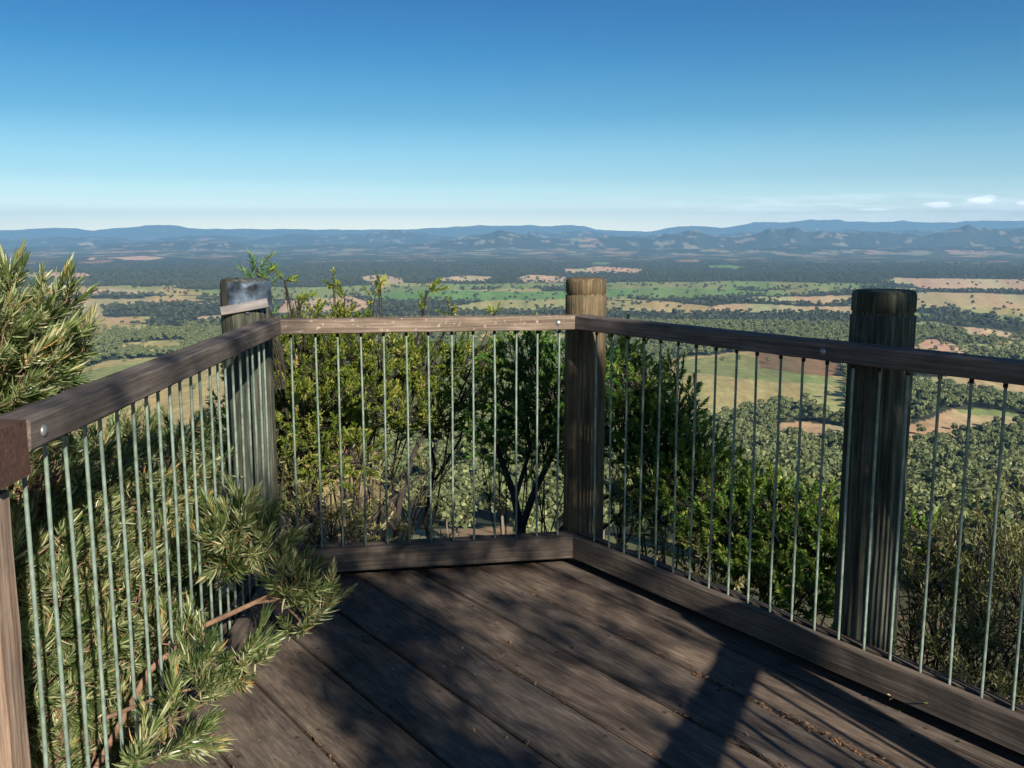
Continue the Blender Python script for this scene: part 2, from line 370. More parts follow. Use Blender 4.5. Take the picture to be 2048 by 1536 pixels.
# ------------------------------------------------------------------ deck of wide boards running at 36.5 degrees
TH = R(36.2); ud = Vector((sin(TH), -cos(TH), 0)); vd = Vector((cos(TH), sin(TH), 0))   # along, across
deck = bpy.data.objects.new('deck_holder', None)
def deck_mesh():
    poly = [C1+Vector((.03, -.02)), C2+Vector((-.005, -.02)), C2+Vector((0, 0))-Vector((.82, .57))*.012+dR*.0, C2+dR*3.6-Vector((.82, .57))*.012,
            Vector((2.2, -1.5)), Vector((-1.0, -1.5)), C0+Vector((.02, 0))]
    hp = []                                    # clip planes (convex hull edges, clockwise)
    bm = bmesh.new()
    def clip(P, a, b):                         # keep the right-hand side of a->b
        out = []; n = Vector((b.y-a.y, -(b.x-a.x)))
        for i in range(len(P)):
            p, q = P[i], P[(i+1) % len(P)]; dp, dq = (p-a).dot(n), (q-a).dot(n)
            if dp >= 0: out.append(p)
            if dp*dq < 0: out.append(p+(q-p)*(dp/(dp-dq)))
        return out
    edges = [(C1+Vector((-.01, .09)), C2+Vector((-.01, .09))), (C2+Vector((.82, .57))*.09, C3+Vector((.82, .57))*.09), (Vector((2.6, -1.3)), Vector((-1.5, -1.3))), (C0+Vector((-.09, 0))-dL*-3, C1+Vector((-.09, 0)))]
    offs = [-1.4+.2535*i for i in range(20)]
    base = .855-.2535*9
    rs = random.Random(3)
    for i in range(22):
        v0 = base+.2535*i+.0055; v1 = v0+.2535-.011
        P = []
        u0, u1 = -6, 5; nseg = 110
        # board strip as many cells, each clipped, so the top can cup and carry uneven edges
        dz = rs.uniform(-.0015, .0015)
        strip = [(vd*v0+ud*u0).to_2d(), (vd*v1+ud*u0).to_2d(), (vd*v1+ud*u1).to_2d(), (vd*v0+ud*u1).to_2d()]
        for a, b in edges:
            if strip: strip = clip(strip, a, b)
        if len(strip) < 3: continue
        ar = 0
        top = [bm.verts.new((p.x, p.y, DK+dz)) for p in strip]; bot = [bm.verts.new((p.x, p.y, DK-.035)) for p in strip]
        f = bm.faces.new(top); 
        if f.normal.z < 0: f.normal_flip()
        bm.faces.new(bot[::-1])
        for k in range(len(strip)): bm.faces.new((top[k], bot[k], bot[(k+1) % len(strip)], top[(k+1) % len(strip)]))
        f.normal_update()
    bmesh.ops.recalc_face_normals(bm, faces=bm.faces[:])
    bmesh.ops.bevel(bm, geom=[e for e in bm.edges if all(v.co.z > DK-.01 for v in e.verts)], offset=.004, segments=2, affect='EDGES')
    # express in a frame whose X runs along the boards, so the grain follows them
    rot = Matrix.Rotation(-math.atan2(ud.y, ud.x), 4, 'Z'); bm.transform(rot)
    me = bpy.data.meshes.new('deck'); bm.to_mesh(me); bm.free(); return me
bpy.data.objects.remove(deck)
deck = link('deck', deck_mesh(), M['deck'], kind='structure'); deck.rotation_euler = (0, 0, math.atan2(ud.y, ud.x))
def deck_material():
    nt = M['deck'].node_tree; b = nt.nodes['Principled BSDF']; src = b.inputs['Base Color'].links[0].from_socket
    co = nt.nodes.new('ShaderNodeTexCoord').outputs['Object']
    # per-board shade: white noise on the board index
    sx = nt.nodes.new('ShaderNodeSeparateXYZ'); nt.links.new(co, sx.inputs[0])
    def mt(op, a, b_=None):
        m = nt.nodes.new('ShaderNodeMath'); m.operation = op
        for i, v in ((0, a), (1, b_)):
            if v is None: continue
            if isinstance(v, (int, float)): m.inputs[i].default_value = v
            else: nt.links.new(v, m.inputs[i])
        return m.outputs[0]
    idx = mt('FLOOR', mt('DIVIDE', mt('SUBTRACT', sx.outputs['Y'], .855-.2535*9), .2535))
    wnz = nt.nodes.new('ShaderNodeTexWhiteNoise'); wnz.noise_dimensions = '1D'; nt.links.new(idx, wnz.inputs['W'])
    r = ramp(nt, [(0, (.72, .74, .8)), (.5, (1, .97, .95)), (1, (1.22, 1.12, 1.02))]); nt.links.new(wnz.outputs['Value'], r.inputs[0])
    c = mixc(nt, 1, src, r.outputs[0], 'MULTIPLY')
    # pale scuffs and dust flecks
    sp = noise(nt, mapping(nt, co, (30, 55, 30)), 1.3, 8, .75); rr = ramp(nt, [(.64, (0, 0, 0)), (.74, (.55, .55, .55))]); nt.links.new(sp, rr.inputs[0])
    c = mixc(nt, rr.outputs[0], c, (.30, .25, .20))
    # rusty screw heads: two per board over each joist
    fx = mt('SUBTRACT', mt('FRACT', mt('DIVIDE', mt('ADD', sx.outputs['X'], 10), .55)), .5); fx = mt('MULTIPLY', fx, .55)
    fy = mt('FRACT', mt('DIVIDE', mt('SUBTRACT', sx.outputs['Y'], .855-.2535*9), .2535)); fy = mt('MULTIPLY', mt('SUBTRACT', mt('ABSOLUTE', mt('SUBTRACT', fy, .5)), .36), .2535)
    dd = mt('SQRT', mt('ADD', mt('MULTIPLY', fx, fx), mt('MULTIPLY', fy, fy)))
    sr = ramp(nt, [(.0045, (1, 1, 1)), (.0065, (.35, .35, .35)), (.012, (0, 0, 0))]); nt.links.new(dd, sr.inputs[0])
    c = mixc(nt, sr.outputs[0], c, (.035, .022, .016))
    nt.links.new(c, b.inputs['Base Color'])
deck_material()
# joists under the boards
def joists():
    bm = bmesh.new()
    for i in range(9):
        c = vd*0+ud*(-4.4+.55*i); 
        g = bmesh.ops.create_cube(bm, size=1)['verts']
        for v in g: v.co = Vector((v.co.x*.045-4.4+.55*i, v.co.y*3.0+1.5, v.co.z*.14+DK-.035-.075))
    me = bpy.data.meshes.new('joists'); bm.to_mesh(me); bm.free(); return me
# dry leaf litter caught in the board seams
def litter_mesh():
    V = []; Fc = []; T = []
    rs = np.random.default_rng(5); base = .855-.2535*9; spots = []
    for seam, u0, u1, n in ((15, -2.15, -1.0, 330), (14, -2.0, -1.2, 90), (10, -2.6, -1.2, 60), (9, -2.6, -1.2, 30), (15, -3.1, -2.1, 35), (13, -2.9, -1.4, 25)):
        s = base+.2535*seam
        for k in range(n): spots.append((rs.uniform(u0, u1), s+rs.normal(0, .010 if seam > 12 else .006)))
    for k in range(130): spots.append((rs.uniform(-4, -1), rs.uniform(.9, 2.4)))
    for (u, v) in spots:
        p = ud*u+vd*v; L = rs.uniform(.004, .013); W = rs.uniform(.0012, .0035); a = rs.uniform(0, 2*pi) if rs.random() < .4 else math.atan2(ud.y, ud.x)+rs.normal(0, .4)
        dx = Vector((cos(a), sin(a), rs.normal(0, .25)))*L; dy = Vector((-sin(a), cos(a), rs.normal(0, .3)))*W
        z = DK+.004+abs(rs.normal(0, .002)); c = Vector((p.x, p.y, z)); o = len(V)
        V += [tuple(c-dx), tuple(c+dy), tuple(c+dx), tuple(c-dy)]; Fc.append((o, o+1, o+2, o+3)); T += [rs.random()]*4
    return np_mesh('leaf_litter', np.array(V), np.array(Fc), False, {'tint': ('POINT', 'FLOAT', T)})
M['litter'] = leafmat('dry_leaf_litter_tinted', [(0, (.09, .05, .03)), (.5, (.22, .11, .05)), (1, (.42, .26, .14))], .1, .7)
o = link('leaf_litter', litter_mesh(), M['litter'], kind='stuff'); o['label'] = 'dry orange-brown leaf litter caught in the seams of the deck boards'; o['category'] = 'leaf litter'

# ------------------------------------------------------------------ terrain
NEAR = lambda y: np.maximum(0, y-4.6)
def height(x, y):
    x = np.asarray(x, float); y = np.asarray(y, float)
    D = np.hypot(x, y); fwd = sstep(-.1, .35, y/np.maximum(D, 1e-6))
    d = NEAR(y)
    z = -.85-98*(1-np.exp(-d/118))-178*(1-np.exp(-(D*fwd/900)**2))
    z = z+5.2*np.exp(-((x+2.1)/1.75)**2-((y-11.5)/3.2)**2)*sstep(5, 8, y)
    und = (fbm(x/900, y/900, 3, 3)-.5)*36*sstep(900, 3500, D)*(1-.7*sstep(9000, 16000, D))*fwd
    und += (fbm(x/120, y/120, 8, 3)-.5)*16*sstep(60, 300, D)*(1-sstep(800, 1800, D))*fwd
    z = z+und
    # low pasture knolls
    for (px, py, D0, sx, sy, a) in KNOLLS:
        X = (px-1024)/F*D0; z = z+a*np.exp(-((x-X)/sx)**2-((y-D0)/sy)**2)
    # hill country beyond the forest
    az = x/np.maximum(y, 1)*F*sstep(0, 1000, y)+1024
    for (Dr, wid, pts, rough) in RIDGES:
        top = np.interp(az, [p[0] for p in pts], [p[1] for p in pts])
        hz = Dr*(HOR-top)/F+H+278
        n = (fbm(az/26+x*0, D/900, int(Dr) % 97, 4)-.5)*rough+(fbm(x/700, y/700, 77, 4)-.42)*.5*(Dr < 40000)
        prof = np.exp(-((y-Dr)/wid)**2)
        z = z+np.maximum(0, (hz+n*hz))*prof*(y > 3000)
    return z
HOR = 475.6
KNOLLS = [(1520, 770, 1650, 260, 330, 26), (1950, 850, 1350, 170, 200, 22), (300, 760, 1750, 500, 300, 12), (1760, 720, 2100, 300, 250, 10)]
RIDGES = [
 (46000, 4200, [(-400, 458), (0, 462), (60, 460), (120, 456), (165, 457), (200, 462), (245, 457), (300, 452), (345, 450), (375, 455), (410, 459), (480, 459), (560, 459), (700, 460), (820, 459), (900, 455), (960, 451), (1010, 453), (1060, 452), (1100, 453), (1140, 450), (1165, 452), (1190, 459), (1230, 462), (1300, 464), (1330, 457), (1380, 452), (1440, 456), (1480, 450), (1500, 446), (1560, 446), (1600, 443), (1635, 440), (1680, 443), (1740, 446), (1800, 444), (1860, 446), (1920, 445), (1980, 443), (2060, 442), (2500, 440)], .16),
 (31000, 3000, [(-400, 478), (0, 480), (200, 474), (300, 482), (420, 472), (520, 479), (600, 470), (700, 473), (800, 466), (900, 474), (1000, 466), (1100, 470), (1180, 465), (1260, 474), (1340, 470), (1450, 470), (1650, 463), (1760, 466), (1850, 463), (2060, 460), (2500, 462)], .5),
 (22000, 1700, [(-400, 520), (0, 497), (330, 486), (420, 482), (520, 492), (820, 489), (930, 478), (1000, 465), (1045, 472), (1130, 480), (1200, 476), (1300, 480), (1340, 472), (1385, 462), (1430, 474), (1480, 476), (1520, 465), (1570, 460), (1620, 468), (1680, 468), (1740, 466), (1790, 474), (1850, 466), (1925, 457), (1975, 466), (2010, 458), (2048, 452), (2200, 455), (2500, 470)], .45),
 (17500, 1200, [(-400, 540), (100, 505), (300, 499), (450, 503), (800, 505), (1200, 500), (1500, 497), (1600, 492), (1700, 497), (1900, 494), (2060, 490), (2500, 500)], .4)]
# ground cover traced as patches: (photo outline, colour, tree density)
TAN, PINK, GRN, BGR, OLV, STR = (.46, .37, .21), (.52, .39, .26), (.23, .28, .11), (.16, .28, .09), (.38, .35, .16), (.56, .48, .27)
PATCH = [
 # left
 ([(110, 610), (130, 598), (200, 597), (330, 597), (450, 602), (450, 608), (330, 606), (215, 612), (205, 630), (260, 640), (250, 646), (110, 642)], TAN, .06),
 ([(0, 596), (110, 598), (110, 640), (0, 645)], OLV, .25),
 ([(0, 574), (120, 572), (300, 574), (430, 580), (450, 592), (300, 588), (120, 588), (0, 590)], OLV, .45),
 ([(30, 584), (240, 578), (320, 584), (160, 590), (60, 592)], PINK, .15),
 ([(380, 580), (470, 576), (750, 572), (750, 590), (560, 596), (440, 590)], GRN, .3),
 ([(400, 634), (450, 630), (450, 636), (400, 640)], PINK, .1),
 ([(110, 672), (180, 674), (150, 692), (90, 688)], TAN, .1),
 ([(228, 690), (270, 684), (372, 680), (372, 702), (300, 706), (240, 700)], OLV, .12),
 ([(150, 740), (210, 722), (330, 712), (450, 704), (560, 700), (560, 780), (430, 870), (60, 900), (-60, 900), (-60, 780), (60, 770)], OLV, .03),
 ([(80, 770), (200, 735), (320, 722), (330, 735), (220, 770), (120, 800)], GRN, .02),
 ([(40, 546), (175, 545), (170, 555), (60, 556)], PINK, .25),
 ([(228, 515), (280, 512), (330, 516), (290, 521), (235, 520)], PINK, .05),
 ([(182, 515), (200, 514), (198, 519), (182, 519)], PINK, .05),
 ([(150, 487), (180, 485), (196, 490), (180, 493), (158, 491)], PINK, .05),
 # centre
 ([(570, 600), (700, 594), (750, 604), (740, 622), (560, 624)], PINK, .25),
 ([(720, 555), (760, 550), (815, 556), (810, 566), (730, 566)], PINK, .2),
 ([(870, 556), (930, 551), (980, 555), (975, 563), (880, 563)], PINK, .2),
 ([(1024, 556), (1060, 550), (1134, 553), (1150, 563), (1050, 566)], PINK, .25),
 ([(750, 574), (900, 568), (1134, 566), (1134, 576), (950, 577), (760, 590)], GRN, .25),
 ([(740, 590), (860, 578), (950, 582), (1150, 584), (1150, 598), (980, 600), (760, 600)], BGR, .22),
 ([(1000, 600), (1140, 598), (1140, 616), (1030, 618)], OLV, .3),
 ([(1129, 538), (1200, 533), (1294, 538), (1280, 545), (1140, 546)], PINK, .15),
 ([(1190, 525), (1230, 526), (1220, 530), (1190, 530)], BGR, .2),
 ([(1414, 531), (1450, 529), (1489, 534), (1460, 538), (1420, 536)], BGR, .2),
 # right of the centre post
 ([(1200, 566), (1500, 562), (1760, 568), (1690, 578), (1500, 577), (1380, 590), (1200, 596)], GRN, .25),
 ([(1210, 578), (1330, 576), (1480, 580), (1480, 592), (1370, 596), (1300, 598), (1215, 592)], BGR, .06),
 ([(1480, 583), (1640, 576), (1690, 582), (1560, 590), (1480, 592)], GRN, .2),
 ([(1212, 600), (1330, 603), (1420, 612), (1380, 622), (1220, 616)], OLV, .3),
 ([(1500, 599), (1560, 592), (1700, 590), (1700, 603), (1620, 604), (1520, 604)], TAN, .12),
 ([(1400, 616), (1470, 608), (1600, 612), (1700, 612), (1700, 626), (1560, 626), (1440, 622)], TAN, .12),
 ([(1340, 715), (1480, 704), (1600, 706), (1690, 722), (1695, 790), (1640, 800), (1560, 812), (1470, 824), (1380, 840), (1345, 800)], OLV, .015),
 ([(1345, 722), (1480, 706), (1520, 720), (1690, 760), (1690, 772), (1560, 766), (1440, 752), (1370, 748)], GRN, .01),
 ([(1510, 706), (1600, 708), (1690, 724), (1690, 752), (1600, 748), (1520, 735)], (.22, .15, .08), .01),
 ([(1540, 850), (1620, 846), (1700, 850), (1700, 900), (1600, 905), (1550, 880)], TAN, .12),
 ([(1600, 800), (1690, 790), (1690, 840), (1640, 830)], OLV, .2),
 ([(1770, 562), (1800, 556), (1860, 556), (2100, 560), (2100, 582), (1880, 580), (1830, 573)], PINK, .06),
 ([(1820, 592), (1870, 584), (1960, 586), (2100, 592), (2100, 610), (1960, 616), (1880, 612), (1822, 618)], TAN, .05),
 ([(1822, 625), (1870, 628), (1876, 636), (1830, 640)], GRN, .05),
 ([(1980, 628), (2100, 630), (2100, 640), (1990, 640)], GRN, .1),
 ([(1880, 655), (1960, 655), (2040, 668), (2040, 680), (1940, 672)], PINK, .1),
 ([(1822, 680), (1870, 676), (1920, 700), (1990, 712), (1990, 718), (1870, 712), (1822, 705)], PINK, .2),
 ([(1815, 752), (1900, 748), (2000, 752), (2100, 775), (2100, 800), (2040, 806), (1960, 785), (1870, 772), (1815, 770)], TAN, .02),
 ([(1812, 850), (1870, 822), (1950, 815), (2010, 820), (2060, 836), (2100, 840), (2100, 868), (2010, 862), (1940, 868), (1870, 880), (1812, 880)], TAN, .02),
 ([(1900, 820), (1950, 814), (2010, 820), (2060, 838), (2000, 832), (1940, 828)], GRN, .01),
 ([(1810, 882), (1862, 880), (1860, 892), (1810, 896)], STR, .02),
 ([(2010, 725), (2100, 730), (2100, 750), (2020, 742)], PINK, .1),
]
def ground_point(px, py):
    u = (px-1024)/F; v = -(py-768)/F
    d = np.array([u, cos(PITCH)+v*sin(PITCH), -sin(PITCH)+v*cos(PITCH)])
    t = 1.0
    if d[2] > -1e-4: return None
    ts = np.geomspace(30, 90000, 1500); P = d[None, :]*ts[:, None]
    g = height0(P[:, 0], P[:, 1]); k = np.argmax(P[:, 2]+H < g)
    if k == 0: return (d[0]*ts[-1], d[1]*ts[-1])
    a, b = ts[k-1], ts[k]
    for _ in range(14):
        m = (a+b)/2; q = d*m
        if q[2]+H < float(height0(q[0], q[1])): b = m
        else: a = m
    return (d[0]*b, d[1]*b)
_R = RIDGES
def height0(x, y): return height(x, y)
WPATCH = []
for pts, col, den in PATCH:
    W_ = [ground_point(*p) for p in pts]; WPATCH.append((np.array(W_), col, den))
def inside(P, x, y):
    r = np.zeros(x.shape, bool); n = len(P); j = n-1
    for i in range(n):
        xi, yi = P[i]; xj, yj = P[j]
        if yi != yj: r ^= ((yi > y) != (yj > y)) & (x < (xj-xi)*(y-yi)/(yj-yi)+xi)
        j = i
    return r
FOREST = (.046, .056, .040)
def cover(x, y, z=None):
    """land cover: colour and tree density at world points"""
    D = np.hypot(x, y)
    wx = (fbm(x/ (60+D*.012), y/(60+D*.05), 21, 4)-.5); wy = (fbm(x/(60+D*.012)+50, y/(60+D*.05), 22, 4)-.5)
    X = x+wx*D*.010; Y = y+wy*D*.05
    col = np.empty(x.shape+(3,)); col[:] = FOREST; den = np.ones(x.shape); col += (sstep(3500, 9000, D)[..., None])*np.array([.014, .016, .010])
    mid = (D > 700) & (D < 1500)
    # scattered small clearings in the woodland and on the far foothills
    cl = fbm(x/330+3, y/420, 33, 4)
    m = (cl > .60) & (D > 2500) & (D < 6000); col[m] = OLV; den[m] = .3
    cl2 = fbm(x/260+9, y/420, 44, 5)
    m = (cl2 > .56+.00001*np.maximum(0, D-24000)) & (D > 15500); col[m] = (.30, .25, .18); den[m] = .1
    m = (cl2 > .64) & (D > 11500) & (D <= 15500); col[m] = (.30, .22, .14); den[m] = .1
    if z is not None:
        m = (D > 15500) & (z > -215) & (cl2 < .66); col[m] = FOREST; den[m] = 1
    for P, c, d in WPATCH:
        lo = P.min(0); hi = P.max(0); bb = (X > lo[0]) & (X < hi[0]) & (Y > lo[1]) & (Y < hi[1])
        if not bb.any(): continue
        k = np.zeros(x.shape, bool); k[bb] = inside(P, X[bb], Y[bb])
        col[k] = c; den[k] = d
    # rough grass on the slope under the lookout
    near = D < 420
    g = fbm(x/14, y/14, 5, 4)[..., None]; col[near] = (np.array([.20, .17, .08])*(1-g)+np.array([.46, .34, .23])*g)[near]; den[near] = .1
    k = near & (x > .4); col[k] = (np.array([.07, .085, .035])*(1-g)+np.array([.22, .20, .11])*g)[k]
    v = .72+.56*fbm(x/(8+D*.012), y/(8+D*.05), 60, 5)[..., None]
    h = fbm(x/(30+D*.02), y/(30+D*.09), 71, 4)[..., None]; field = (den < .5)[..., None]
    col = col*v*np.where(field, 1+(h-.5)*np.array([.7, -.1, .2]), 1)
    return col, den
def terrain_mesh():
    az = np.concatenate([np.linspace(-180, -38, 50)[:-1], np.linspace(-38, 38, 901)[:-1], np.linspace(38, 180, 50)[:-1]])
    az = np.radians(az)
    # rings: even steps in apparent height beyond 150 m, geometric close by
    r = [1.2, 2.2, 3.2]; r += list(np.geomspace(4, 400, 110))
    dep = np.linspace(0, 1, 700); e0, e1 = .34, .0033      # depression angle from 400 m out to 85 km
    rr = 280/np.geomspace(280/400., 280/85000., 640); r += list(rr[1:])
    r = np.array(r); A, Rr = np.meshgrid(az, r)
    X = Rr*np.sin(A); Y = Rr*np.cos(A); Z = height(X, Y)
    col, den = cover(X, Y, Z)
    n, m = X.shape; V = np.stack([X, Y, Z], -1).reshape(-1, 3)
    i = np.arange(n-1)[:, None]; j = np.arange(m)[None, :]; j2 = (j+1) % m
    Fc = np.stack([i*m+j, i*m+j2, (i+1)*m+j2, (i+1)*m+j], -1).reshape(-1, 4)[:, ::-1]
    rgba = np.concatenate([col.reshape(-1, 3), np.ones((n*m, 1))], 1)
    V = np.vstack([V, [[0, 0, -.85]]]); rgba = np.vstack([rgba, rgba[:1]])
    c = n*m; jj = np.arange(m); F3 = np.stack([np.full(m, c), jj, (jj+1) % m, (jj+1) % m], 1)
    return np_mesh('terrain', V, Fc, True, {'cover': ('POINT', 'FLOAT_COLOR', rgba)})
def ground_material():
    m, nt, b = mat('ground_cover', .95, .1)
    a = N(nt, 'ShaderNodeAttribute', attribute_name='cover')
    g = nt.nodes.new('ShaderNodeNewGeometry')
    n1 = noise(nt, mapping(nt, g.outputs['Position'], (.06, .02, .06)), 1, 8, .7)
    r1 = ramp(nt, [(.3, (.62, .64, .66)), (.7, (1.35, 1.32, 1.25))]); nt.links.new(n1, r1.inputs[0])
    n2 = noise(nt, mapping(nt, g.outputs['Position'], (1.6, 1.6, 1.6)), 1, 8, .7)
    r2 = ramp(nt, [(.3, (.6, .6, .6)), (.7, (1.35, 1.3, 1.25))]); nt.links.new(n2, r2.inputs[0])
    c = mixc(nt, 1, mixc(nt, 1, a.outputs['Color'], r1.outputs[0], 'MULTIPLY'), r2.outputs[0], 'MULTIPLY')
    nt.links.new(c, b.inputs['Base Color']); return m
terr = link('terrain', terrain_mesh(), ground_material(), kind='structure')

# ------------------------------------------------------------------ woodland
def quad_cloud(cent, size, nrm, rs, jitter=.7, aspect=1.0):
    """many small randomly turned leaf-clump faces"""
    n = len(cent); d = nrm+rs.normal(0, jitter, (n, 3)); d /= np.linalg.norm(d, axis=1)[:, None]
    r = rs.normal(0, 1, (n, 3)); a = np.cross(d, r); a /= np.linalg.norm(a, axis=1)[:, None]; b = np.cross(d, a)
    s = size*rs.uniform(.6, 1.4, (n, 1)); a = a*s; b = b*s*aspect
    V = np.stack([cent-a-b*.3, cent+a*.2-b, cent+a+b*.3, cent-a*.2+b], 1).reshape(-1, 3)
    return V, np.arange(n*4).reshape(-1, 4)
def crown_arrays(seed, nlobes, per, hgt=1.0, wid=.42, size=.07, base=.35):
    rs = np.random.default_rng(seed); cs = []; ns = []
    for k in range(nlobes):
        a = rs.uniform(0, 2*pi); rr = wid*.62*math.sqrt(rs.random()); zc = base+(hgt-base)*(.25+.68*rs.random()*(1-rr/wid*.45)); c = np.array([rr*cos(a), rr*sin(a), zc-.05])
        rad = wid*rs.uniform(.36, .60)
        d = rs.normal(0, 1, (per, 3)); d[:, 2] = d[:, 2]*.8+.25; d /= np.linalg.norm(d, axis=1)[:, None]
        rad_ = rad*rs.uniform(.55, 1.05, (per, 1))*np.array([1, 1, .72]); cs.append(c+d*rad_); ns.append(d)
    cs = np.vstack(cs); ns = np.vstack(ns); V, Fc = quad_cloud(cs, size, ns, rs, .5)
    t = np.repeat(np.clip(rs.normal(.5, .25, len(cs)), 0, 1), 4)
    return V, Fc, t
def stuff_instances(name, P, scale, sources, label, cat, m):
    """one object: a point per tree, drawn by geometry nodes from unlinked tree meshes"""
    n = len(P); me = bpy.data.meshes.new(name); me.vertices.add(n); me.vertices.foreach_set('co', np.ascontiguousarray(P, np.float32).ravel())
    for an, typ, d in (('sc', 'FLOAT', scale), ('rot', 'FLOAT', rng.uniform(0, 6.28, n))):
        a = me.attributes.new(an, typ, 'POINT'); a.data.foreach_set('value', np.ascontiguousarray(d, np.float32))
    me.materials.append(m); o = bpy.data.objects.new(name, me); C.link(o); o['kind'] = 'stuff'; o['label'] = label; o['category'] = cat
    ng = bpy.data.node_groups.new(name, 'GeometryNodeTree')
    ng.interface.new_socket('Geometry', in_out='INPUT', socket_type='NodeSocketGeometry'); ng.interface.new_socket('Geometry', in_out='OUTPUT', socket_type='NodeSocketGeometry')
    gi = ng.nodes.new('NodeGroupInput'); go = ng.nodes.new('NodeGroupOutput')
    mp_ = ng.nodes.new('GeometryNodeMeshToPoints'); ng.links.new(gi.outputs[0], mp_.inputs[0])
    g2 = ng.nodes.new('GeometryNodeGeometryToInstance')
    for s in sources:
        oi = ng.nodes.new('GeometryNodeObjectInfo'); oi.inputs['Object'].default_value = s; oi.inputs['As Instance'].default_value = True
        ng.links.new(oi.outputs['Geometry'], g2.inputs[0])
    ip = ng.nodes.new('GeometryNodeInstanceOnPoints'); ng.links.new(mp_.outputs[0], ip.inputs['Points'])
    # several sources: gather with Join and pick randomly
    jn = ng.nodes.new('GeometryNodeJoinGeometry')
    for l in list(ng.links):
        if l.to_node == g2: ng.links.remove(l)
    for nd in ng.nodes:
        if nd.type == 'OBJECT_INFO': ng.links.new(nd.outputs['Geometry'], jn.inputs[0])
    ng.nodes.remove(g2); ng.links.new(jn.outputs[0], ip.inputs['Instance']); ip.inputs['Pick Instance'].default_value = True
    na = ng.nodes.new('GeometryNodeInputNamedAttribute'); na.data_type = 'FLOAT'; na.inputs['Name'].default_value = 'sc'
    nr = ng.nodes.new('GeometryNodeInputNamedAttribute'); nr.data_type = 'FLOAT'; nr.inputs['Name'].default_value = 'rot'
    cx = ng.nodes.new('ShaderNodeCombineXYZ'); ng.links.new(nr.outputs['Attribute'], cx.inputs['Z'])
    ng.links.new(cx.outputs[0], ip.inputs['Rotation']); ng.links.new(na.outputs['Attribute'], ip.inputs['Scale'])
    ng.links.new(ip.outputs[0], go.inputs[0]); md = o.modifiers.new('trees', 'NODES'); md.node_group = ng
    return o
def hidden_tree(k, nl, per, size, m, wid=.42, base=.3):
    V, Fc, t = crown_arrays(k, nl, per, size=size, wid=wid, base=base); me = np_mesh('tree_shape', V, Fc, False, {'tint': ('POINT', 'FLOAT', t)}); me.materials.append(m)
    return bpy.data.objects.new('tree_shape', me)
def scatter(n, r0, r1, half=34):
    a = np.radians(rng.uniform(-half, half, n)); r = np.sqrt(rng.uniform(r0**2, r1**2, n)); return r*np.sin(a), r*np.cos(a)
def tree_points(n, r0, r1, thr=1.0, half=34):
    x, y = scatter(n, r0, r1, half); _, den = cover(x, y); k = rng.random(n) < den*thr; x, y = x[k], y[k]
    return np.stack([x, y, height(x, y)-.3], 1), den[k]
far_src = [hidden_tree(100+i, 5, 16, .13, M['crown_far'], .5, .15) for i in range(4)]
mid_src = [hidden_tree(200+i, 6, 80, .062, M['crown'], .42, .28) for i in range(5)]
P_, d_ = tree_points(120000, 3200, 12500, .55); k = rng.random(len(P_)) < (1-sstep(5500, 12500, np.hypot(P_[:, 0], P_[:, 1])))*np.where(d_ < .5, .35, 1); P_ = P_[k]; d_ = d_[k]
stuff_instances('distant_woodland', P_, rng.uniform(13, 22, len(P_)), far_src, 'distant dark eucalypt woodland between the pale fields', 'woodland', M['crown_far'])
P_, d_ = tree_points(34000, 1150, 3200, .8); k = rng.random(len(P_)) < np.where(d_ < .3, .5, 1); P_ = P_[k]; d_ = d_[k]
stuff_instances('valley_woodland', P_, rng.uniform(11, 22, len(P_))*np.where(d_ < .5, .75, 1), mid_src, 'eucalypt woodland and tree belts on the valley floor', 'woodland', M['crown'])
# nearer forest on the foot of the slope: the closest trees are things
x, y = scatter(2900, 330, 1150); _, den = cover(x, y)
den = np.where(np.hypot(x, y) < 420, 1, den); dn = np.where(np.hypot(x, y) < 800, np.clip(.35+.65*sstep(-.1, .25, x/y), 0, 1), den); k = (rng.random(len(x)) < dn) & (fbm(x/48, y/48, 91, 3) > .40); x, y = x[k], y[k]
P_ = np.stack([x, y, height(x, y)-.3], 1); px = x/y*F+1024
dist = np.hypot(x, y); see = (px > 1780) & (px < 2060); order = np.argsort(dist+np.where(see, 0, 1e6)); near_i = order[:150]
mid_ = order[(px[order] > 700) & (px[order] < 1780)]; mid_ = mid_[(~np.isin(mid_, near_i))][:60]; near_i = np.concatenate([near_i, mid_])
rest = np.setdiff1d(np.arange(len(x)), near_i)
stuff_instances('slope_forest', P_[rest], rng.uniform(17, 29, len(rest)), mid_src, 'sunlit eucalypt forest filling the slope below the lookout', 'forest', M['crown'])
def tree_protos():
    out = []
    for i in range(5):
        V, Fc, t = crown_arrays(300+i, 8, 150, size=.040, wid=.40, base=.32)
        cm = np_mesh('crown', V, Fc, False, {'tint': ('POINT', 'FLOAT', t)}); cm.materials.append(M['crown'])
        rs = random.Random(i); parts = [tube_arrays([(0, 0, -.03), (.01, .01, .25), (.03*rs.uniform(-1, 1), .02, .6)], .022, .012, 6)]
        for k in range(5):
            a = rs.uniform(0, 6.28); parts.append(tube_arrays([(0.01, .01, .3+.05*k), (.12*cos(a), .12*sin(a), .5+.05*k), (.25*cos(a), .25*sin(a), .62+.05*k)], .010, .004, 5))
        v, f = join(parts); tm = np_mesh('trunk', v, f, True); tm.materials.append(M['trunk']); out.append((cm, tm))
    return out
TP = tree_protos()
